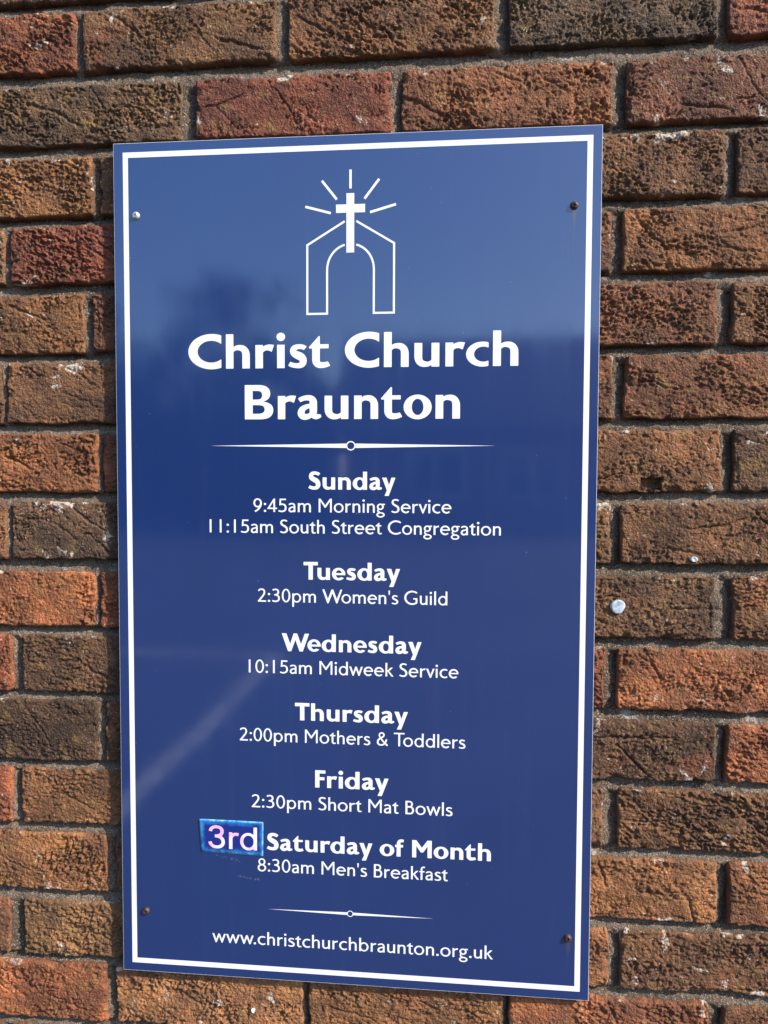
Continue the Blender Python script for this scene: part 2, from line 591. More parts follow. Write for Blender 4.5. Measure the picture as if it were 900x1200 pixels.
ALLGAPS = {k: course_gaps(k) for k in range(KMIN, KMAX + 1)}
variants = []
for s in range(8):
    co, fa = brick_arrays(214, 64, 4.0, 900 + s, 1.0)
    variants.append(mesh_np('brick', co / 1000, fa, M_BRICK))
stuff_co, stuff_fa, nst = [], [], 0
seed = 0
far_face = [brick_arrays(214, 64, 10.0, 950 + s, 1.0) for s in range(4)]
FLECK = {(1, 0): .4, (1, 1): .5, (1, 3): .7, (2, 0): .6, (2, 3): 1.0, (2, 4): .4, (3, 1): .5, (3, 3): .8, (4, 0): .6, (4, 3): .5, (6, 3): .6, (7, 1): .9,
         (9, 1): .4, (11, 1): .3, (12, 0): .5, (13, 0): .6, (13, 1): 1.0, (13, 4): 1.0, (14, 1): 1.0, (12, 3): .4, (10, 3): .3, (0, 1): .3, (0, 2): .2}
ROUGH = {(10, 0): 0.65, (7, 1): 0.8, (5, 1): 0.75, (10, 3): 0.7, (5, 4): 0.85, (9, 4): 0.85, (7, 4): 0.75, (8, 3): 0.7, (2, 0): 1.15, (3, 1): 1.15, (14, 1): 1.2, (1, 2): 1.25, (0, 0): 1.1}
for k in range(KMIN, KMAX + 1):
    gs = ALLGAPS[k]
    vis = 0                       # running index of bricks that start inside the picture
    for a, b in zip(gs[:-1], gs[1:]):
        x0, x1 = a[1], b[0]
        cx = (x0 + x1) / 2
        t0, b0 = course_line(k, x0)
        t1, b1 = course_line(k, x1)
        L = x1 - x0
        H = (t0 + t1 - b0 - b1) / 2
        cz = (t0 + t1 + b0 + b1) / 4
        tilt = math.atan2((t1 - t0 + b1 - b0) / 2, L)
        seed += 1
        inpic = 0 <= k <= 14 and x1 > -115 and x0 < 800
        near = -3 <= k <= 17 and -700 < cx < 1300
        if not near:
            co, fa = far_face[seed % 4]
            co = co * [L / 214, 1, H / 64] + [cx, rr.uniform(-1, 1), cz]
            stuff_co.append(co)
            stuff_fa.append(fa + nst)
            nst += len(co)
            continue
        tint = None
        rough = rr.uniform(0.65, 1.2)
        fleck, notch = 0.12, None
        if inpic:
            if k in TINT and vis < len(TINT[k]):
                tint = TINT[k][vis]
            rough = ROUGH.get((k, vis), rough)
            fleck = FLECK.get((k, vis), 0.12)
            notch = (585 - x0, 607 - x0, -512 - (b0 + b1) / 2, -499 - (b0 + b1) / 2) if (k, vis) == (6, 3) else None
            vis += 1
        if tint is None:
            tint = rr.choice(POOL)
        hidden = inpic and 2 <= k <= 12 and x0 > 60 and x1 < 510
        if inpic and not hidden:
            co, fa = brick_arrays(L, H, 0.95, seed, rough, notch=notch)
            me = mesh_np('brick', co / 1000, fa, M_BRICK)
            scl = (1, 1, 1)
        elif k == -1 and -150 < cx < 900 or k == 15 and -150 < cx < 900:
            co, fa = brick_arrays(L, H, 1.8, seed, rough)
            me = mesh_np('brick', co / 1000, fa, M_BRICK)
            scl = (1, 1, 1)
        else:
            me = variants[seed % 8]
            scl = (L / 214, 1, H / 64)
        o = link('brick', me, wall)
        o.location = Vector((cx / 1000, rr.uniform(-0.9, 0.9) / 1000, cz / 1000 + Z0)) - WI
        o.rotation_euler = (rr.uniform(-.006, .006), -tilt, rr.uniform(-.004, .004))
        o.scale = scl
        o.color = albedo(tint, fleck)
co = np.concatenate(stuff_co) / 1000
co[:, 2] += Z0
co -= np.array(WI)
o = link('brick_courses', mesh_np('brick_courses', co, np.concatenate(stuff_fa), M_BRICK), wall)
o.color = albedo((120, 76, 46))
o['kind'] = 'stuff'

# mortar: weather-struck beds and perpends, sandy, one part
mco, mfa, nm = [], [], 0


def patch(P):
    global nm
    h, w = P.shape[:2]
    i = (np.arange(h - 1)[:, None] * w + np.arange(w - 1)[None, :]).ravel()
    mco.append(P.reshape(-1, 3))
    mfa.append(np.stack([i, i + w, i + 1 + w, i + 1], 1) + nm)
    nm += h * w


def bed(k, x0, x1, step, na):
    xs = np.linspace(x0, x1, max(2, int((x1 - x0) / step)))
    bt = np.array([course_line(k, x)[1] for x in xs])
    tp = np.array([course_line(k + 1, x)[0] for x in xs])
    s = np.linspace(-0.75, 1.75, na)[:, None]
    Zp = bt[None, :] + (tp - bt)[None, :] * s
    Xp = np.broadcast_to(xs[None, :], Zp.shape)
    rec = np.interp(s, [-.75, 0, 0.18, 0.8, 1.15, 1.75], [14, 12.5, 11.5, 6.0, 4.6, 9]) + 0 * Xp
    rec = rec + (fbm(Xp / 26, Zp / 8, 3.3 + k, 4) - 0.5) * 5.5 + (fbm(Xp / 2.4, Zp / 2.4, 8.1 + k, 2) - 0.5) * 2.8
    patch(np.stack([Xp, rec, Zp], -1))


def perp(k, g, na, nl):
    cx = (g[0] + g[1]) / 2
    t, b = course_line(k, cx)
    z = np.linspace(b - 5, t + 5, nl)[None, :]
    s = np.linspace(-0.6, 1.6, na)[:, None]
    Xp = g[0] + (g[1] - g[0]) * s + 0 * z
    Zp = z + 0 * s
    rec = np.interp(s, [-.6, -0.1, 0.25, 1.0, 1.6], [9, 4.4, 6.0, 11.0, 14]) + 0 * z
    rec = rec + (fbm(Xp / 9, Zp / 18, 5.7 + k + g[0], 3) - 0.5) * 5.0 + (fbm(Xp / 2.4, Zp / 2.4, 2.1 + k, 2) - 0.5) * 2.8
    rec = rec + np.clip(np.maximum(b + 1.5 - z, z - t + 1.5), 0, 7) * 1.1
    patch(np.stack([Xp, rec, Zp], -1)[::-1])


for k in range(KMIN, KMAX):
    if -2 <= k <= 15:
        bed(k, -160, 820, 1.5, 16)
        bed(k, XMIN, -160, 12, 6)
        bed(k, 820, XMAX, 12, 6)
    else:
        bed(k, XMIN, XMAX, 15, 6)
for k, gs in ALLGAPS.items():
    for g in gs:
        if -160 < g[0] < 820 and -1 <= k <= 15:
            perp(k, g, 14, 50)
        else:
            perp(k, g, 5, 6)
mc = np.concatenate(mco) / 1000
mc[:, 2] += Z0
mc -= np.array(WI)
me = mesh_np('mortar', mc, np.concatenate(mfa), M_MORTAR)
link('mortar', me, wall)
# solid core behind the facing
vv, ff = box_vf(XMIN / 1000, XMAX / 1000, 0.06, 0.22, 0.0, 3.1)
vv = [Vector(p) - WI for p in vv]
link('wall_core', mesh_py('wall_core', vv, ff, M_MORTAR), wall)

# ------------------------------------------------------------------ lettering: glyph outlines drawn as strokes and shapes, cap height 100


def bz(a, b, c, d, n=9):
    t = np.linspace(0, 1, n)[:, None]
    a, b, c, d = map(np.array, (a, b, c, d))
    return [tuple(p) for p in (1 - t) ** 3 * a + 3 * (1 - t) ** 2 * t * b + 3 * (1 - t) * t * t * c + t ** 3 * d]


def arc(cx, cy, rx, ry, a0, a1, n=30):
    return [(cx + rx * math.cos(R(a)), cy + ry * math.sin(R(a))) for a in np.linspace(a0, a1, n)]


def chain(*seg):
    out = []
    for s in seg:
        for p in s:
            if not out or math.hypot(p[0] - out[-1][0], p[1] - out[-1][1]) > 1e-6:
                out.append(p)
    return out


def St(path, w):
    p = np.array(path, float)
    d = np.gradient(p, axis=0)
    d /= np.linalg.norm(d, axis=1)[:, None] + 1e-9
    s = np.r_[0, np.cumsum(np.linalg.norm(np.diff(p, axis=0), axis=1))]
    s /= s[-1]
    ws = np.full(len(p), float(w)) if np.isscalar(w) else np.interp(s, np.linspace(0, 1, len(w)), w)
    nrm = np.stack([-d[:, 1], d[:, 0]], 1) * ws[:, None] / 2
    return ('+', [np.concatenate([p + nrm, (p - nrm)[::-1]])], [])


def Po(pts):
    return ('+', [np.array(pts, float)], [])


def Bx(x0, y0, x1, y1):
    return Po([(x0, y0), (x1, y0), (x1, y1), (x0, y1)])


def El(cx, cy, rx, ry):
    return Po(arc(cx, cy, rx, ry, 0, 360, 49)[:-1])


def Ri(cx, cy, rx, ry, irx, iry, icx=None, icy=None):
    icx = cx if icx is None else icx
    icy = cy if icy is None else icy
    return ('+', [np.array(arc(cx, cy, rx, ry, 0, 360, 57)[:-1])], [np.array(arc(icx, icy, irx, iry, 0, 360, 49)[:-1])])


def Cut(pts):
    return ('-', [np.array(pts, float)], [])


def poly_sdf(P, X, Y):
    d2 = np.full(X.shape, 1e18)
    wn_ = np.zeros(X.shape)
    n = len(P)
    for i in range(n):
        ax, ay = P[i]
        bx, by = P[(i + 1) % n]
        ex, ey = bx - ax, by - ay
        L2 = ex * ex + ey * ey
        if L2 < 1e-12:
            continue
        t = np.clip(((X - ax) * ex + (Y - ay) * ey) / L2, 0, 1)
        d2 = np.minimum(d2, (X - ax - t * ex) ** 2 + (Y - ay - t * ey) ** 2)
        cr = ex * (Y - ay) - ey * (X - ax)
        wn_ += ((ay <= Y) & (by > Y) & (cr > 0)).astype(int) - ((ay > Y) & (by <= Y) & (cr < 0)).astype(int)
    d = np.sqrt(d2)
    return np.where(wn_ != 0, -d, d)


def glyph_loops(prims, cell=1.25, inset=0.0):
    allp = np.concatenate([p for op, a, b in prims for p in a])
    x0, y0 = allp.min(0) - 3
    x1, y1 = allp.max(0) + 3
    nx = int((x1 - x0) / cell) + 2
    ny = int((y1 - y0) / cell) + 2
    X, Y = np.meshgrid(x0 + 0.0137 + np.arange(nx) * cell, y0 + 0.0171 + np.arange(ny) * cell)
    F = np.full(X.shape, 50.0)
    for op, a, b in prims:
        f = poly_sdf(a[0], X, Y)
        for hole in b:
            f = np.maximum(f, -poly_sdf(hole, X, Y))
        F = np.minimum(F, f) if op == '+' else np.maximum(F, -f)
    F = F + inset
    F[np.abs(F) < 1e-6] = 1e-6
    ins = F < 0
    code = ins[:-1, :-1] * 1 + ins[:-1, 1:] * 2 + ins[1:, 1:] * 4 + ins[1:, :-1] * 8
    nxt = {}

    def pt(e):
        k, j, i = e
        if k == 0:
            a, b = F[j, i], F[j, i + 1]
            return (X[j, i] + cell * a / (a - b), Y[j, i])
        a, b = F[j, i], F[j + 1, i]
        return (X[j, i], Y[j, i] + cell * a / (a - b))

    # inside kept on the left
    T = {1: [(3, 0)], 2: [(0, 1)], 3: [(3, 1)], 4: [(1, 2)], 5: [(3, 0), (1, 2)], 6: [(0, 2)], 7: [(3, 2)], 8: [(2, 3)], 9: [(2, 0)],
         10: [(0, 1), (2, 3)], 11: [(2, 1)], 12: [(1, 3)], 13: [(1, 0)], 14: [(0, 3)]}
    for j, i in zip(*np.nonzero((code > 0) & (code < 15))):
        E = {0: (0, j, i), 1: (1, j, i + 1), 2: (0, j + 1, i), 3: (1, j, i)}
        for a, b in T[int(code[j, i])]:
            nxt[E[a]] = E[b]
    loops = []
    while nxt:
        s = next(iter(nxt))
        lp = []
        e = s
        while e in nxt:
            lp.append(pt(e))
            e = nxt.pop(e)
        if len(lp) > 4:
            loops.append(thin(lp))
    return loops


def thin(lp, tol=0.07):
    P = np.array(lp)
    keep = np.ones(len(P), bool)
    for rep in range(3):
        idx = np.nonzero(keep)[0]
        if len(idx) < 10:
            break
        for a in range(1, len(idx) - 1, 2):
            p, q_, r_ = P[idx[a - 1]], P[idx[a]], P[idx[a + 1]]
            e = r_ - p
            L = math.hypot(*e)
            if L > 1e-9 and abs(e[0] * (q_[1] - p[1]) - e[1] * (q_[0] - p[0])) / L < tol:
                keep[idx[a]] = False
    return P[keep]


def fill_loops(loops):
    """triangulated flat region: verts (n,2), tris"""
    cu = bpy.data.curves.new('tmp', 'CURVE')
    cu.dimensions = '2D'
    cu.fill_mode = 'BOTH'
    for lp in loops:
        sp = cu.splines.new('POLY')
        sp.points.add(len(lp) - 1)
        for p, (x, y) in zip(sp.points, lp):
            p.co = (x, y, 0, 1)
        sp.use_cyclic_u = True
    ob = bpy.data.objects.new('tmp', cu)
    me = bpy.data.meshes.new_from_object(ob)
    v = np.empty(len(me.vertices) * 3, np.float32)
    me.vertices.foreach_get('co', v)
    tris = [tuple(p.vertices) for p in me.polygons]
    bpy.data.objects.remove(ob)
    bpy.data.curves.remove(cu)
    bpy.data.meshes.remove(me)
    return v.reshape(-1, 3)[:, :2], tris


def rot180(prims, w, h):
    return [(op, [np.array([w, h]) - p for p in a], [np.array([w, h]) - p for p in b]) for op, a, b in prims]


def reg_n(stem=66):
    return [Bx(8, 0, 20, stem), St(chain(bz((14, 41), (19, 55), (27, 61), (36, 61)), bz((36, 61), (47, 61), (52, 54), (52, 40)), [(52, 0)]), [6, 10, 11, 12, 12, 12])]


RG = {
    'o': (72, [Ri(36, 33, 32, 34.5, 20.5, 24.5)]),
    'c': (60, [St(arc(38, 33, 27, 29, 52, 308), [9, 11, 12, 12, 12, 11, 9])]),
    'e': (70, [St(arc(36, 33, 26, 29, 6, 316), [10, 11, 12, 12, 12, 10]), Bx(12, 30.5, 66.5, 39.5)]),
    'n': (66, reg_n()),
    'h': (66, reg_n(100)),
    'u': (66, rot180(reg_n(), 66, 66)),
    'm': (102, [Bx(8, 0, 20, 66),
                St(chain(bz((14, 41), (19, 55), (26, 61), (35, 61)), bz((35, 61), (46, 61), (51, 54), (51, 40)), [(51, 0)]), [6, 10, 11, 12, 12, 12]),
                St(chain(bz((51, 41), (56, 55), (63, 61), (72, 61)), bz((72, 61), (83, 61), (88, 54), (88, 40)), [(88, 0)]), [6, 10, 11, 12, 12, 12])]),
    'r': (46, [Bx(8, 0, 20, 66), St(bz((14, 39), (19, 53), (28, 62), (42, 60.5)), [5, 9, 12])]),
    'i': (28, [Bx(8, 0, 20, 66), El(14, 88, 8, 8)]),
    'l': (28, [Bx(8, 0, 20, 100)]),
    'a': (59, [St(chain(bz((9, 54), (15, 60), (21, 62), (28, 62)), bz((28, 62), (40, 62), (45, 56), (45, 44)), [(45, 0)]), [10, 10, 11, 12, 12]),
               St(chain(bz((45, 39), (33, 36), (11, 36), (11, 18)), bz((11, 18), (11, 8), (17, 3.8), (24, 3.8)), bz((24, 3.8), (33, 3.8), (40, 9), (45, 16))), [9, 10, 12, 11, 9])]),
    'd': (74, [Ri(36, 33, 30, 34.5, 18.5, 24.5), Bx(54, 0, 66, 100)]),
    'b': (74, [Ri(38, 33, 30, 34.5, 18.5, 24.5), Bx(8, 0, 20, 100)]),
    'p': (74, [Ri(38, 33, 30, 34.5, 18.5, 24.5), Bx(8, -33, 20, 66)]),
    's': (50, [St(chain(bz((42, 56), (36, 61), (31, 62), (26, 62)), bz((26, 62), (17, 62), (12, 57), (12, 50)), bz((12, 50), (12, 33), (42, 37), (42, 18)),
                        bz((42, 18), (42, 9), (35, 4), (24, 4)), bz((24, 4), (17, 4), (11, 6), (6, 10))), [9, 10, 12, 13, 12, 10, 9])]),
    't': (42, [St(chain([(19, 62), (19, 40), (19, 18)], bz((19, 18), (19, 8), (24, 4), (30, 4)), bz((30, 4), (34, 4), (37, 5), (40, 7))), [12, 12, 12, 11, 9]),
               Bx(3, 57, 38, 66), Po([(0, 57), (0, 60), (22, 84), (25, 84), (25, 57)])]),
    'f': (38, [St(chain([(17, 0), (17, 40), (17, 76)], bz((17, 76), (17, 90), (23, 95.5), (31, 95.5)), [(39, 94.5)]), [12, 12, 12, 11, 10]), Bx(3, 57, 36, 66)]),
    'g': (60, [Ri(28, 44, 22.5, 23, 11.5, 13.5), St(bz((38, 59), (44, 62.5), (50, 62), (58, 60.5)), [9, 9]),
               St(bz((19, 27), (8, 21), (9, 9), (24, 4)), [8, 9, 11]), Ri(29.5, -14.5, 27, 19.5, 16.5, 10)]),
    'k': (60, [Bx(8, 0, 20, 100), Po([(15, 35), (42, 66), (57, 66), (28, 34)]), Po([(22, 38), (29, 43), (61, 0), (46, 0)])]),
    'v': (58, [Po([(1, 66), (14, 66), (29.5, 20), (45, 66), (57, 66), (33, -2), (26, -2)])]),
    'w': (92, [Po([(1, 66), (13.5, 66), (27, 22), (41, 66), (51, 66), (65, 22), (79, 66), (91, 66), (69, -2), (62, -2), (46, 46), (30, -2), (23, -2)])]),
    'M': (104, [Bx(9, 0, 20.5, 100), Bx(83.5, 0, 95, 100), Po([(9, 100), (21, 100), (52, 52), (83, 100), (95, 100), (55, 34), (49, 34)])]),
    'S': (62, [St(chain(bz((51, 88), (44, 94), (38, 95), (32, 95)), bz((32, 95), (20, 95), (12.5, 88), (12.5, 77)), bz((12.5, 77), (12.5, 52), (51, 57), (51, 27)),
                        bz((51, 27), (51, 12), (42, 5), (28, 5)), bz((28, 5), (20, 5), (13, 8), (7, 13))), [10, 11, 13, 14, 13, 11, 10])]),
    'C': (92, [St(arc(56, 50, 46, 46, 48, 312), [10, 12, 13, 13, 13, 12, 10])]),
    'G': (98, [St(arc(56, 50, 46, 46, 48, 309), [10, 12, 13, 13, 13, 12, 11]), Bx(78, 10, 90, 47), Bx(62, 38, 90, 47.5)]),
    'W': (136, [Po([(1, 100), (15, 100), (39, 30), (63, 100), (75, 100), (99, 30), (123, 100), (135, 100), (103, -2), (95, -2), (69, 72), (43, -2), (35, -2)])]),
    'T': (74, [Bx(31, 0, 43.5, 100), Bx(2, 89.5, 73, 100)]),
    'B': (70, [Bx(9, 0, 21.5, 100), St(chain([(15, 94.8), (33, 94.8)], bz((33, 94.8), (45, 94.8), (51, 88), (51, 76)), bz((51, 76), (51, 64), (45, 56), (33, 56)), [(15, 56)]), 10.8),
               St(chain([(15, 55), (36, 55)], bz((36, 55), (50, 55), (58, 46), (58, 30)), bz((58, 30), (58, 13), (49, 5.2), (36, 5.2)), [(15, 5.2)]), [10.5, 12, 10.5])]),
    '&': (84, [St(chain(bz((78, 1), (55, 25), (24, 58), (24, 78)), bz((24, 78), (24, 90), (31, 95), (39, 95)), bz((39, 95), (48, 95), (54, 89), (54, 79)),
                        bz((54, 79), (54, 58), (13, 58), (13, 27)), bz((13, 27), (13, 12), (22, 5), (36, 5)), bz((36, 5), (54, 5), (66, 22), (71, 48))), [12, 11, 10, 11, 12, 11, 10])]),
    '0': (68, [Ri(34, 49, 29, 50.5, 17.5, 40)]),
    '1': (68, [Bx(28, 0, 40, 98)]),
    '2': (68, [St(chain(bz((11, 80), (14, 89), (22, 93.5), (31, 93.5)), bz((31, 93.5), (45, 93.5), (51, 84), (51, 72)), bz((51, 72), (51, 52), (28, 30), (13, 6))), [10, 11, 12, 12, 12]), Bx(6, 0, 62, 10.5)]),
    '3': (68, [St(chain(bz((11, 87), (18, 92), (24, 93.5), (30, 93.5)), bz((30, 93.5), (43, 93.5), (49, 86), (49, 74)), bz((49, 74), (49, 60), (40, 53.5), (22, 53.5))), [10, 11, 12, 10]),
               St(chain(bz((22, 53.5), (44, 53.5), (54, 44), (54, 28)), bz((54, 28), (54, 12), (44, 4.7), (29, 4.7)), bz((29, 4.7), (21, 4.7), (14, 7), (8, 11))), [10, 12, 12, 11, 10])]),
    '4': (68, [St([(47, 95), (27, 60), (8, 27)], 10), Bx(2, 22, 66, 32), Bx(41.5, 0, 53, 98)]),
    '5': (68, [Bx(15, 87.5, 57, 98), Po([(15, 98), (26, 98), (23.5, 54), (12.5, 48)]),
               St(chain(bz((14, 52), (20, 56.5), (26, 58), (32, 58)), bz((32, 58), (48, 58), (55, 46), (55, 31)), bz((55, 31), (55, 13), (44, 4.7), (29, 4.7)), bz((29, 4.7), (21, 4.7), (13, 7), (8, 11))), [9, 11, 12, 12, 11, 10])]),
    '8': (68, [Ri(34, 73, 24, 26.5, 13, 16.5), Ri(34, 27, 29, 28.5, 17.5, 18)]),
    '9': (68, [Ri(33, 66, 28.5, 33.5, 16.5, 23), St(bz((55.5, 68), (57, 40), (38, 14), (15, 3)), [12, 12, 11])]),
    ':': (28, [El(14, 7.5, 8.2, 8.2), El(14, 58, 8.2, 8.2)]),
    '.': (28, [El(14, 7.5, 8.2, 8.2)]),
    "'": (24, [Po([(6.5, 100), (17.5, 100), (15, 68), (9, 68)])]),
    ' ': (34, []),
}


def bold_n(stem=68):
    return [Bx(7.5, 0, 29.5, stem), St(chain(bz((20, 42), (26, 55), (34, 61), (43, 60.5)), bz((43, 60.5), (58, 60.5), (64, 52), (64, 38)), [(64, 0)]), [7, 13, 19, 22, 22, 22])]


BD = {
    'C': (100, [Ri(68, 50, 66, 51.5, 38, 31, 67, 50), Cut([(95.5, -20), (180, -20), (180, 120), (95.5, 120)])]),
    'h': (82, bold_n(100)),
    'n': (82, bold_n()),
    'u': (82, rot180(bold_n(), 82, 68)),
    'r': (60, [Bx(7.5, 0, 29.5, 68), St(bz((20, 38), (25, 54), (36, 66), (57, 57)), [7, 15, 22])]),
    'i': (37, [Bx(7.5, 0, 29.5, 68), El(18.5, 90, 12.5, 12.5)]),
    's': (58, [St(chain(bz((49, 56), (44, 60.5), (38, 61.5), (33, 61.5)), bz((33, 61.5), (22, 61.5), (15.5, 57), (15.5, 50)), bz((15.5, 50), (15.5, 34), (43, 39), (43, 20)),
                        bz((43, 20), (43, 11), (37, 7), (26, 7)), bz((26, 7), (18, 7), (11, 9.5), (4, 13))), [14, 15, 20, 24, 20, 15, 14])]),
    't': (60, [Po([(0, 57), (0, 59.5), (27, 91), (31, 91), (31, 55), (2, 55)]), Bx(9, 55, 55, 68),
               St(chain([(20, 62), (20, 42), (20, 24)], bz((20, 24), (20, 11), (27, 8), (36, 8)), bz((36, 8), (43, 8), (50, 9.5), (56, 13))), [22, 22, 22, 18, 15])]),
    'c': (65, [Ri(46, 34, 44, 35.5, 24, 20.5, 48, 34), Cut([(62, -20), (120, -20), (120, 120), (62, 120)])]),
    'B': (94, [('+', [np.array(chain([(7.5, 100), (48, 100)], bz((48, 100), (68, 100), (81, 91), (81, 75)), bz((81, 75), (81, 62), (74, 55), (62, 52)),
                                     bz((62, 52), (80, 49), (89.5, 41), (89.5, 27)), bz((89.5, 27), (89.5, 9), (76, 0), (52, 0)), [(7.5, 0)]))],
                [np.array(chain([(31, 82), (44, 82)], bz((44, 82), (53, 82), (57, 78), (57, 70)), bz((57, 70), (57, 62), (53, 58), (43, 58)), [(31, 58)])),
                 np.array(chain([(31, 41), (46, 41)], bz((46, 41), (58, 41), (64, 37), (64, 29)), bz((64, 29), (64, 21), (58, 17), (46, 17)), [(31, 17)]))])]),
    'a': (72, [St(chain(bz((8, 54), (16, 60), (25, 62), (32, 62)), bz((32, 62), (44, 62), (48, 56), (48, 46)), [(48, 32), (48, 18)], bz((48, 18), (48, 8), (56, 5), (70, 11))), [14, 15, 17, 22, 22, 22, 18, 9]),
               St(chain(bz((48, 41), (36, 38), (14, 36), (14, 19)), bz((14, 19), (14, 10), (20, 7), (26, 7)), bz((26, 7), (36, 7), (43, 14), (48, 20))), [12, 15, 22, 17, 13])]),
    'o': (82, [Ri(41, 34, 39, 35.5, 15.5, 22.5)]),
    'd': (86, [Ri(38, 34, 36, 35.5, 14.5, 22, 40, 34), Bx(56, 0, 78.5, 100)]),
    'y': (70, [Po([(0, 68), (24, 68), (37, 28), (49, 68), (71, 68), (36, -33), (13, -33), (25.5, -3)])]),
    'S': (70, [St(chain(bz((60, 82), (52, 89), (44, 91.5), (36, 91.5)), bz((36, 91.5), (23, 91.5), (16, 85), (16, 74)), bz((16, 74), (16, 52), (54, 58), (54, 28)),
                        bz((54, 28), (54, 13), (44, 8.5), (31, 8.5)), bz((31, 8.5), (22, 8.5), (13, 12), (5, 17))), [18, 19, 25, 29, 25, 19, 18])]),
    'T': (78, [Bx(27.5, 0, 51.5, 100), Bx(1, 80, 78, 100)]),
    'e': (76, [Ri(38, 34, 36, 35.5, 16, 21.5, 39, 34), Cut([(40, 29), (90, 29), (90, 8), (66, 13), (54, 16)]), Bx(18, 28, 73.5, 40)]),
    'W': (146, [Po([(0, 100), (26, 100), (46, 42), (64, 100), (84, 100), (104, 42), (124, 100), (148, 100), (114, -2), (96, -2), (74, 62), (52, -2), (34, -2)])]),
    'F': (66, [Bx(7.5, 0, 31, 100), Bx(7.5, 81, 62, 100), Bx(7.5, 43, 57, 61)]),
    'f': (47, [St(chain([(20, 0), (20, 40), (20, 72)], bz((20, 72), (20, 86), (27, 91.5), (36, 91.5)), [(47, 90)]), [22, 22, 22, 19, 16]), Bx(1, 53, 44, 68)]),
    'M': (118, [Bx(7.5, 0, 30, 100), Bx(88, 0, 111, 100), Po([(7.5, 100), (30, 100), (59, 58), (88, 100), (111, 100), (66, 30), (53, 30)])]),
    ' ': (36, []),
}
AR = {   # plain grotesque figures of the stuck-on label
    '3': (72, [St(chain(bz((10, 74), (12, 88), (21, 94), (33, 94)), bz((33, 94), (47, 94), (54, 86), (54, 75)), bz((54, 75), (54, 62), (46, 54), (27, 54))), 13),
               St(chain(bz((27, 54), (48, 54), (58, 44), (58, 29)), bz((58, 29), (58, 14), (48, 5.5), (33, 5.5)), bz((33, 5.5), (20, 5.5), (11, 13), (8, 28))), 13)]),
    'r': (47, [Bx(8, 0, 21, 73), St(bz((14.5, 42), (17, 60), (27, 70), (44, 64)), [8, 13, 13])]),
    'd': (76, [Ri(36, 36.5, 31.5, 38, 19.5, 26.5), Bx(55, 0, 68, 100)]),
}
KERN = {('T', 'o'): -14, ('T', 'u'): -10, ('W', 'o'): -10, ('W', 'e'): -10, ('F', 'r'): -4, ('a', 'y'): -2, ('r', 'd'): -2, ('w', '.'): -8, ('v', 'i'): -2}
_cache = {}


def glyph(font, fid, ch):
    key = (fid, ch)
    if key not in _cache:
        adv, prims = font[ch]
        _cache[key] = fill_loops(glyph_loops(prims, inset=0.55 if fid == 'B' else 0.0)) if prims else (np.zeros((0, 2)), [])
    return _cache[key]


def text_mesh(name, font, fid, text, cap, x0, x1, zb, y, mat):
    """one printed line, its ink running from x0 to x1 (mm), baseline zb"""
    s = cap / 100
    V, T, pen, n = [], [], 0.0, 0
    prev = None
    for ch in text:
        pen += KERN.get((prev, ch), 0)
        v, t = glyph(font, fid, ch)
        if len(v):
            V.append(v + [pen, 0])
            T += [tuple(i + n for i in q_) for q_ in t]
            n += len(v)
        pen += font[ch][0]
        prev = ch
    V = np.concatenate(V)
    lo, hi = V[:, 0].min(), V[:, 0].max()
    X = x0 + (V[:, 0] - lo) * (x1 - x0) / (hi - lo)
    co = np.stack([X, np.full(len(X), y), zb + V[:, 1] * s], 1) / 1000
    print('TEXT', text, 'x-stretch %.3f' % ((x1 - x0) / ((hi - lo) * s)))
    a = co[list(T[0])]
    if np.cross(a[1] - a[0], a[2] - a[0])[1] > 0:
        T = [q_[::-1] for q_ in T]
    return mesh_py(name, co, T, mat)


# ------------------------------------------------------------------ the sign
SW, SH, PT = 505.5, 897.6, 3.0                # mm
FRONT = -9.5                                  # its face stands 9.5 mm off the bricks
K = (0.81063 + FRONT / 1000) / (0.81063 - 0.014)      # the outline was measured for a 14 mm stand-off
sign = link('church_sign', None, None, (0.39952 + (0.2863 - 0.39952) * K, FRONT / 1000, Z0 - 0.49699 + (-0.59637 + 0.49699) * K), (0, 0.005022, 0))
sign.scale = (K, 1, K)
tag(sign, 'tall blue church notice board with white border, lettering and cross logo', 'sign')

# panel: sheet with a very slight bow and eased edges, face skin in blue over a pale core
vv, ff = box_vf(-SW / 2000, SW / 2000, 0.0001, PT / 1000, -SH / 2000, SH / 2000)
link('panel_core', mesh_py('panel_core', vv, ff, M_EDGE), sign)
e = 0.35
nx_, nz_ = 2, 2
vv = [(-SW / 2 + e, 0, -SH / 2 + e), (SW / 2 - e, 0, -SH / 2 + e), (SW / 2 - e, 0, SH / 2 - e), (-SW / 2 + e, 0, SH / 2 - e)]
link('face_sheet', mesh_py('face_sheet', [Vector(p) / 1000 for p in vv], [(0, 1, 2, 3)], M_BLUE), sign)
YP = -0.15                                    # print stands 0.15 mm proud


def flat(name, polys, mat, y=YP):
    V, F = [], []
    for lp in polys:
        k = len(V)
        V += [(x / 1000, y / 1000, z / 1000) for x, z in lp]
        F.append(tuple(range(k, k + len(lp))))
    return link(name, mesh_py(name, V, F, mat), sign)


bo = (-242.4, 243.7, -439.6, 439.2)
bw = 5.6
l, r_, b_, t_ = bo
flat('border', [[(l, t_ - bw), (r_, t_ - bw), (r_, t_), (l, t_)], [(l, b_), (r_, b_), (r_, b_ + bw), (l, b_ + bw)],
                [(l, b_ + bw), (l + bw, b_ + bw), (l + bw, t_ - bw), (l, t_ - bw)], [(r_ - bw, b_ + bw), (r_, b_ + bw), (r_, t_ - bw), (r_ - bw, t_ - bw)]], M_WHITE)


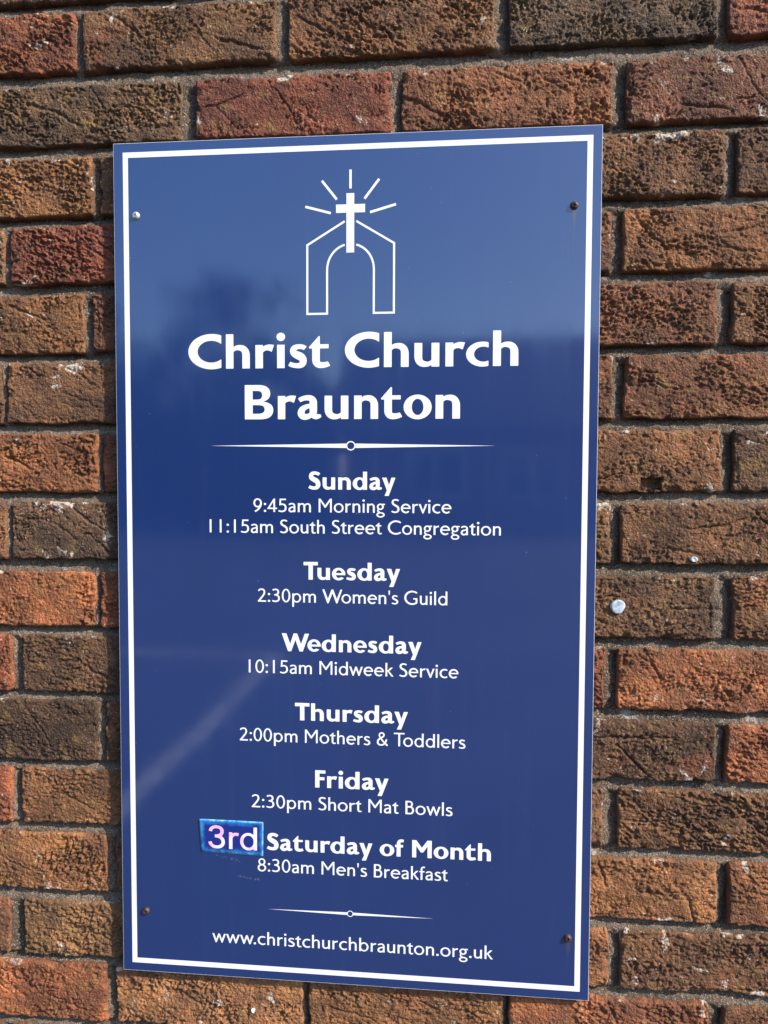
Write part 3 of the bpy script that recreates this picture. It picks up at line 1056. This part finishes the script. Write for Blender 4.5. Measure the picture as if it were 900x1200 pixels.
def stroke_poly(path, w):
    op, a, b = St(path, w)
    P = a[0]
    n = len(P) // 2
    return [[tuple(P[i]), tuple(P[2 * n - 1 - i]), tuple(P[2 * n - 2 - i]), tuple(P[i + 1])] for i in range(n - 1)]


def miter(path, w):
    """quads along a polyline with mitred joints"""
    P = np.array(path, float)
    n = len(P)
    d = np.diff(P, axis=0)
    d /= np.linalg.norm(d, axis=1)[:, None]
    nr = np.stack([-d[:, 1], d[:, 0]], 1)
    off = []
    for i in range(n):
        if i == 0:
            o_ = nr[0]
        elif i == n - 1:
            o_ = nr[-1]
        else:
            s_ = nr[i - 1] + nr[i]
            o_ = s_ / (s_ @ nr[i])
        off.append(o_ * w / 2)
    off = np.array(off)
    A, B = P + off, P - off
    return [[tuple(A[i]), tuple(B[i]), tuple(B[i + 1]), tuple(A[i + 1])] for i in range(n - 1)]


# logo: cross, five rays, two halves of the archway
flat('cross', [[(-4.1, 329.7), (4.0, 329.7), (4.0, 370.2), (-4.1, 370.2)], [(-14.9, 370.2), (15.2, 370.2), (15.2, 378.6), (-14.9, 378.6)], [(-4.1, 378.6), (4.0, 378.6), (4.0, 389.8), (-4.1, 389.8)]], M_WHITE)
for a, b in (((0.1, 413.6), (0.1, 394.5)), ((-29.6, 403.2), (-14.1, 383.8)), ((29.7, 403.2), (14.6, 383.8)), ((-47.0, 377.4), (-20.3, 370.1)), ((47.1, 377.3), (20.4, 370.0))):
    flat('ray', miter([a, b], 2.5), M_WHITE)
arch_half = [(-5.9, 361.5), (-45.0, 338.2), (-45.0, 267.7), (-24.2, 267.7), (-24.2, 312.4)] + [(24.2 * math.cos(R(a)), 312.4 + 26.0 * math.sin(R(a))) for a in np.linspace(172, 104, 12)]
flat('arch_outline', miter(arch_half, 2.1), M_WHITE)
flat('arch_outline', miter([(-x + 0.3, z) for x, z in arch_half], 2.1), M_WHITE)


def ornament(cx, z, x0, x1, th, ro):
    polys = [[(x0, z), (cx - ro + 0.15, z - th / 2), (cx - ro + 0.15, z + th / 2)], [(x1, z), (cx + ro - 0.15, z + th / 2), (cx + ro - 0.15, z - th / 2)]]
    ring = arc(cx, z, ro, ro, 0, 360, 37)
    rin = arc(cx, z, ro * 0.76, ro * 0.76, 0, 360, 37)
    for i in range(36):
        polys.append([ring[i], ring[i + 1], rin[i + 1], rin[i]])
    flat('divider', polys, M_WHITE)


ornament(0.8, 131.0, -150, 150.5, 4.6, 4.9)
ornament(0.9, -370.2, -89.5, 90.5, 2.9, 3.4)

LINES = [('B', 'Christ Church', -172.8, 172.5, 211.9, 36.3), ('B', 'Braunton', -112.0, 113.9, 158.6, 36.3),
         ('B', 'Sunday', -44.2, 47.6, 85.1, 19.0), ('R', '9:45am Morning Service', -103.3, 105.9, 61.2, 14.4),
         ('R', '11:15am South Street Congregation', -151.0, 156.8, 38.8, 14.4), ('B', 'Tuesday', -49.4, 52.9, -10.2, 19.0),
         ('R', "2:30pm Women's Guild", -98.8, 102.4, -34.6, 14.4), ('B', 'Wednesday', -73.0, 75.8, -86.8, 19.0),
         ('R', '10:15am Midweek Service', -109.1, 114.5, -111.2, 14.4), ('B', 'Thursday', -58.9, 61.9, -161.4, 19.0),
         ('R', '2:00pm Mothers & Toddlers', -119.4, 122.5, -185.5, 14.4), ('B', 'Friday', -37.1, 41.7, -233.7, 19.0),
         ('R', '2:30pm Short Mat Bowls', -106.5, 109.6, -258.2, 14.4), ('B', 'Saturday of Month', -90.2, 150.0, -304.7, 19.0),
         ('R', "8:30am Men's Breakfast", -100.3, 105.3, -328.6, 14.4), ('R', 'www.christchurchbraunton.org.uk', -151.3, 153.3, -410.6, 14.6)]
for wt, tx, a, b, z, cap in LINES:
    nm_ = 'title_lettering' if cap > 30 else ('heading_lettering' if wt == 'B' else 'text_lettering')
    link(nm_, text_mesh(nm_, BD if wt == 'B' else RG, wt, tx, cap, a, b, z, YP, M_WHITE), sign)


# screws: domed heads with a cross recess
def screw_mesh(mat, rad=4.1, ht=3.6, turn=0.4):
    nr, na = 22, 56
    co, fa = [], []
    for i in range(nr + 1):
        r = rad * i / nr
        for j in range(na):
            a = 2 * math.pi * j / na
            x, z = r * math.cos(a), r * math.sin(a)
            hgt = ht * (1 - (r / rad) ** 3.0 * 0.75)
            xr, zr = x * math.cos(turn) - z * math.sin(turn), x * math.sin(turn) + z * math.cos(turn)
            cr = min(max(abs(xr) / 0.62, abs(zr) / 2.1), max(abs(zr) / 0.62, abs(xr) / 2.1))
            if cr < 1:
                hgt -= 2.2 * min(1, (1 - cr) * 4)
            co.append((x, -hgt, z))
    for i in range(nr):
        for j in range(na):
            a = i * na + j
            b = i * na + (j + 1) % na
            fa.append((a, a + na, b + na, b))
    k = len(co)
    for j in range(na):
        a = 2 * math.pi * j / na
        co.append((rad * math.cos(a), 0.3, rad * math.sin(a)))
    for j in range(na):
        a = nr * na + j
        b = nr * na + (j + 1) % na
        fa.append((a, k + j, k + (j + 1) % na, b))
    return mesh_np('screw', np.array(co) / 1000, fa, mat)


def tube_y(name, x, z, rad, y0, y1, mat, n=20):
    co, fa = [], []
    for y in (y0, y1):
        for j in range(n):
            co.append(((x + rad * math.cos(2 * math.pi * j / n)) / 1000, y / 1000, (z + rad * math.sin(2 * math.pi * j / n)) / 1000))
    for j in range(n):
        fa.append((j, (j + 1) % n, n + (j + 1) % n, n + j))
    fa.append(tuple(range(n))[::-1])
    fa.append(tuple(range(n, 2 * n)))
    return link(name, mesh_py(name, co, fa, mat), sign)


for (x, z), mt, tn, lb in (((-228.5, 373.3), M_STEEL, 0.5, 'bright steel screw head'), ((225.9, 370.5), M_RUST, 0.2, 'rusty screw head with a run of rust below'),
                           ((-225.9, -380.1), M_RUST, 0.9, None), ((230.5, -382.4), M_RUST, 0.1, None)):
    s_ = link('screw', screw_mesh(mt, turn=tn), sign, (x / 1000, -0.0001, z / 1000))
    if lb:
        s_['label'] = lb
    tube_y('spacer', x, z, 7, PT + 0.02, 9.3, M_PLASTIC)

# scuffs of old adhesive below the stuck-on label
rs = random.Random(3)
pol = []
for (u0, u1, z0, z1, cnt) in ((-146, -120, -313.5, -318.5, 34), (-122, -98, -335, -338.5, 26)):
    for i in range(cnt):
        t = rs.random()
        x = u0 + (u1 - u0) * t
        z = z0 + (z1 - z0) * t + rs.gauss(0, 0.7)
        a = rs.uniform(-0.6, 0.3)
        ln, wd = rs.uniform(0.3, 1.5), rs.uniform(0.10, 0.28)
        ca, sa = math.cos(a), math.sin(a)
        pol.append([(x - ca * ln + sa * wd, z - sa * ln - ca * wd), (x + ca * ln + sa * wd, z + sa * ln - ca * wd), (x + ca * ln * .6 - sa * wd, z + sa * ln * .6 + ca * wd), (x - ca * ln * .7 - sa * wd, z - sa * ln * .7 + ca * wd)])
M_SCUFF = simple('adhesive_residue', (0.12, 0.15, 0.26), 0.7)
flat('scuff_marks', pol, M_SCUFF, -0.08)

# ------------------------------------------------------------------ the stuck-on label
ca, sa = math.cos(-0.005022), math.sin(-0.005022)


def on_sign(u, v, y):
    return Vector((sign.location.x + K * (u * ca - v * sa) / 1000, sign.location.y + y / 1000, sign.location.z + K * (u * sa + v * ca) / 1000))


stc = on_sign(-128.8, -292.4, -0.35)
stick = link('paper_sticker', None, None, stc, (0, 0.005, 0))
tag(stick, 'small bright blue sticker with pink figures 3rd stuck on the blue sign', 'sticker')
cor = np.array([(-35.9, 18.8), (35.3, 18.4), (34.8, -19.4), (-34.0, -17.8)])       # TL TR BR BL


def stick_pt(s, t):
    top = cor[0] + (cor[1] - cor[0]) * s
    bot = cor[3] + (cor[2] - cor[3]) * s
    p = bot + (top - bot) * t
    lift = 0.9 * max(0, 1 - s * 10) ** 2 * (0.5 + 0.5 * t) + 0.5 * max(0, (s - 0.93) * 14) ** 2 * t + 0.10 * math.sin(s * 9) * t + 0.10
    return (p[0] / 1000, -lift / 1000, p[1] / 1000)


ns, nt = 30, 14
co = [stick_pt(i / ns, j / nt) for j in range(nt + 1) for i in range(ns + 1)]
fa = [(j * (ns + 1) + i, j * (ns + 1) + i + 1, (j + 1) * (ns + 1) + i + 1, (j + 1) * (ns + 1) + i) for j in range(nt) for i in range(ns)]
nn = len(co)
co += [(x, y + 0.00018, z) for x, y, z in co]
fa += [tuple(i + nn for i in q_[::-1]) for q_ in fa]
per = list(range(ns + 1)) + [j * (ns + 1) + ns for j in range(1, nt + 1)] + [nt * (ns + 1) + i for i in range(ns - 1, -1, -1)] + [j * (ns + 1) for j in range(nt - 1, 0, -1)]
for i in range(len(per)):
    a, b = per[i], per[(i + 1) % len(per)]
    fa.append((a, a + nn, b + nn, b))
link('paper', mesh_py('paper', co, fa, M_STICK, True), stick)
me = text_mesh('figures', AR, 'A', '3rd', 25.5, -26.3, 28.2, -13.0, -0.85, M_PINK)
for v_ in me.vertices:
    x, z = v_.co.x * 1000, v_.co.z * 1000
    s = (x + 35) / 70
    t = (z + 18.5) / 37
    v_.co.y = stick_pt(s, t)[1] - 0.00012
    v_.co.z -= 0.0005 * s
link('figures', me, stick)


# ------------------------------------------------------------------ bits stuck to the bricks
def blob(name, x, z, rx, rz, h, seed, label, cat, mat):
    nr, na = 12, 40
    rg = random.Random(seed)
    ph = [rg.uniform(0, 6.28) for _ in range(4)]
    co, fa = [(0, -h * 0.75, 0)], []
    for i in range(1, nr + 1):
        f = i / nr
        for j in range(na):
            a = 2 * math.pi * j / na
            k = 1 + 0.05 * math.sin(2 * a + ph[0]) + 0.04 * math.sin(3 * a + ph[1]) + 0.025 * math.sin(5 * a + ph[2])
            hh = h * (1 - f ** 10) * (0.85 + 0.35 * f * f + 0.22 * math.sin(f * 5 * math.cos(a + ph[3]) + ph[2]))
            co.append((rx * f * k * math.cos(a), -hh if i < nr else 2.5, rz * f * k * math.sin(a)))
    for j in range(na):
        fa.append((0, 1 + j, 1 + (j + 1) % na))
    for i in range(nr - 1):
        for j in range(na):
            a = 1 + i * na + j
            b = 1 + i * na + (j + 1) % na
            fa.append((a, a + na, b + na, b))
    o = link(name, mesh_py(name, [Vector(p) / 1000 for p in co], fa, mat, True), None, (x / 1000, -0.0012, z / 1000 + Z0))
    tag(o, label, cat)
    return o


blob('putty_blob', 564.6, -632.7, 7.6, 7.4, 1.5, 2, 'round pale blue putty blob stuck on a dark brick beside the sign', 'putty', M_GUM)
blob('putty_scrap', 639.9, -582.6, 3.9, 2.8, 1.0, 5, 'tiny torn pale blue scrap stuck near the bottom of a brick', 'putty', M_GUM)
blob('paint_fleck', 174.2, -1090.3, 2.2, 3.0, 1.2, 8, 'tiny white fleck on the tan brick just below the sign', 'fleck', M_WHITE)

# ------------------------------------------------------------------ trees across the car park (seen mirrored in the sign)
M_BARK = simple('bark', (0.09, 0.065, 0.045), 0.9, 0, 0.2, 0, 0.3, 8)
M_LEAF = simple('leaves', (0.050, 0.085, 0.025), 0.7, 0, 0.3, 0, 0.45, 1.3)


def tree_meshes(seed):
    rg = random.Random(seed)
    co, fa = [], []

    def limb(a, b, r0, r1, n=7, seg=5):
        a, b = Vector(a), Vector(b)
        ax = (b - a).normalized()
        s = ax.orthogonal().normalized()
        t = ax.cross(s)
        k0 = len(co)
        for i in range(seg + 1):
            f = i / seg
            c = a.lerp(b, f) + s * 0.08 * math.sin(f * 5 + seed) * (b - a).length * 0.3
            for j in range(n):
                g = 2 * math.pi * j / n
                co.append(c + (s * math.cos(g) + t * math.sin(g)) * (r0 + (r1 - r0) * f))
        for i in range(seg):
            for j in range(n):
                p, q_ = k0 + i * n + j, k0 + i * n + (j + 1) % n
                fa.append((p, q_, q_ + n, p + n))
    limb((0, 0, -0.1), (0.1, 0, 2.6), 0.24, 0.15)
    tips = []
    for i in range(9):
        a = i * 2.4 + rg.random()
        z = rg.uniform(2.0, 2.6)
        tip = (rg.uniform(1.2, 2.2) * math.cos(a), rg.uniform(1.2, 2.2) * math.sin(a), rg.uniform(3.2, 5.6))
        limb((0.08, 0, z), tip, 0.09, 0.03)
        tips.append(tip)
    trunk = mesh_py('trunk', co, fa, M_BARK, True)
    lc, lf = [], []
    for c in range(60):
        tx, ty, tz = rg.choice(tips)
        cx, cy, cz = tx + rg.gauss(0, .7), ty + rg.gauss(0, .7), tz + rg.gauss(0, .55)
        cr = rg.uniform(0.35, 0.75)
        for i in range(60):
            p = Vector((rg.gauss(0, 1), rg.gauss(0, 1), rg.gauss(0, 1))).normalized() * cr * rg.random() ** 0.4
            u = Vector((rg.gauss(0, 1), rg.gauss(0, 1), rg.gauss(0, 1))).normalized() * 0.11
            w = u.orthogonal().normalized() * 0.06
            o_ = Vector((cx, cy, cz)) + p
            k = len(lc)
            lc += [o_ - u, o_ + w, o_ + u, o_ - w]
            lf.append((k, k + 1, k + 2, k + 3))
    return trunk, mesh_py('crown', lc, lf, M_LEAF)


TM = [tree_meshes(4), tree_meshes(9)]
for i, (x, y, sc_) in enumerate(((-17.5, -27, 1.15), (-13.6, -28, 1.05), (-10.3, -27, 1.36), (-6.9, -28, 1.10), (-4.2, -27, 1.0))):
    tr = link('tree', None, None, (x, y, 0), (0, 0, i * 1.3))
    tr.scale = (sc_, sc_, sc_)
    tag(tr, ('leafy tree behind the hedge at the end away from the hall', 'leafy tree between the tallest tree and the end of the hedge',
             'tallest broad leafy tree behind the clipped hedge', 'leafy tree between the tallest tree and the smallest one',
             'smallest leafy tree behind the hedge beside the hall')[i], 'tree', 'trees across the car park')
    link('trunk', TM[i % 2][0], tr)
    link('crown', TM[i % 2][1], tr)

# clipped hedge in front of the trees
rg = np.random.default_rng(21)
n = 16000
px = rg.uniform(-30, -3.4, n)
side = rg.random(n)
py = np.where(side < 0.45, -23.0 + rg.normal(0, .07, n), np.where(side < 0.8, rg.uniform(-24.2, -23, n), -24.2 + rg.normal(0, .07, n)))
top = 3.5 + 0.35 * fbm(px / 1.7, px * 0 + 2, 4, 3)
pz = np.where((side >= 0.45) & (side < 0.8), top + rg.normal(0, .06, n), rg.uniform(0.05, 1, n) * top)
u = rg.normal(0, 1, (n, 3))
u /= np.linalg.norm(u, axis=1)[:, None]
w = np.cross(u, rg.normal(0, 1, (n, 3)))
w /= np.linalg.norm(w, axis=1)[:, None]
c = np.stack([px, py, pz], 1)
co = np.stack([c - u * .13, c + w * .07, c + u * .13, c - w * .07], 1).reshape(-1, 3)
co[:, 2] = np.maximum(co[:, 2], 0.01)
hedge = link('hedge', None, None, (-16.7, -23.6, 0))
tag(hedge, 'tall clipped green hedge across the car park in front of the trees', 'hedge')
hp = np.array(hedge.location)
link('foliage', mesh_np('foliage', co - hp, np.arange(n * 4).reshape(-1, 4), M_LEAF, False), hedge)
vv, ff = box_vf(-29.9, -3.5, -24.1, -23.1, 0, 3.55)
link('branches', mesh_py('branches', [Vector(p) - hedge.location for p in vv], ff, M_BARK), hedge)

# low hall with a pitched roof
hall = link('hall', None, None, (6.0, -24, 0))
tag(hall, 'low brick hall with a long slate roof across the car park', 'building')
M_HWALL = simple('hall_brick', (0.20, 0.11, 0.07), 0.9, 0, 0.2, 0, 0.2, 6)
M_SLATE = simple('slate', (0.055, 0.058, 0.065), 0.6, 0, 0.4, 0, 0.25, 4)
M_FRAME = simple('window_frame_paint', (0.7, 0.7, 0.68), 0.5)
M_GLASS = simple('dark_glass', (0.02, 0.025, 0.03), 0.08, 0, 0.5, 0.5)


def hpart(name, boxes, mat, parent=None):
    V, F = [], []
    for b in boxes:
        a, f = box_vf(*b, off=len(V))
        V += a
        F += f
    return link(name, mesh_py(name, V, F, mat), parent or hall)


hpart('wall', [(-8.8, 8.8, -3.2, 3.2, 0, 2.9)], M_HWALL)
rv = [(-9.2, 3.7, 2.8), (9.2, 3.7, 2.8), (9.2, 0, 5.75), (-9.2, 0, 5.75), (-9.2, -3.7, 2.8), (9.2, -3.7, 2.8)]
rv += [(x, y, z + 0.14) for x, y, z in rv]
link('roof', mesh_py('roof', rv, [(1, 0, 3, 2), (2, 3, 4, 5), (6, 7, 8, 9), (9, 8, 11, 10), (0, 1, 7, 6), (5, 4, 10, 11), (0, 6, 9, 3), (3, 9, 10, 4), (1, 2, 8, 7), (2, 5, 11, 8)], M_SLATE), hall)
gv = [(-8.8, 3.2, 2.9), (-8.8, -3.2, 2.9), (-8.8, 0, 5.45), (8.8, 3.2, 2.9), (8.8, -3.2, 2.9), (8.8, 0, 5.45)]
link('gable', mesh_py('gable', gv[:3], [(0, 2, 1)], M_HWALL), hall)
link('gable', mesh_py('gable', gv[3:], [(0, 1, 2)], M_HWALL), hall)
for x in (-7, -4.4, -1.8, 2.6, 5.2):
    wdw = hpart('window', [(x, x + 0.06, 3.18, 3.27, 0.95, 2.25), (x + 1.54, x + 1.6, 3.18, 3.27, 0.95, 2.25), (x + .06, x + 1.54, 3.18, 3.27, 0.95, 1.01),
                           (x + .06, x + 1.54, 3.18, 3.27, 2.19, 2.25), (x + .77, x + .83, 3.18, 3.265, 1.01, 2.19)], M_FRAME)
    hpart('pane', [(x + .06, x + .77, 3.17, 3.22, 1.01, 2.19), (x + .83, x + 1.54, 3.17, 3.22, 1.01, 2.19)], M_GLASS, wdw)
hpart('door', [(0.5, 1.5, 3.17, 3.26, 0, 2.1)], M_FRAME)
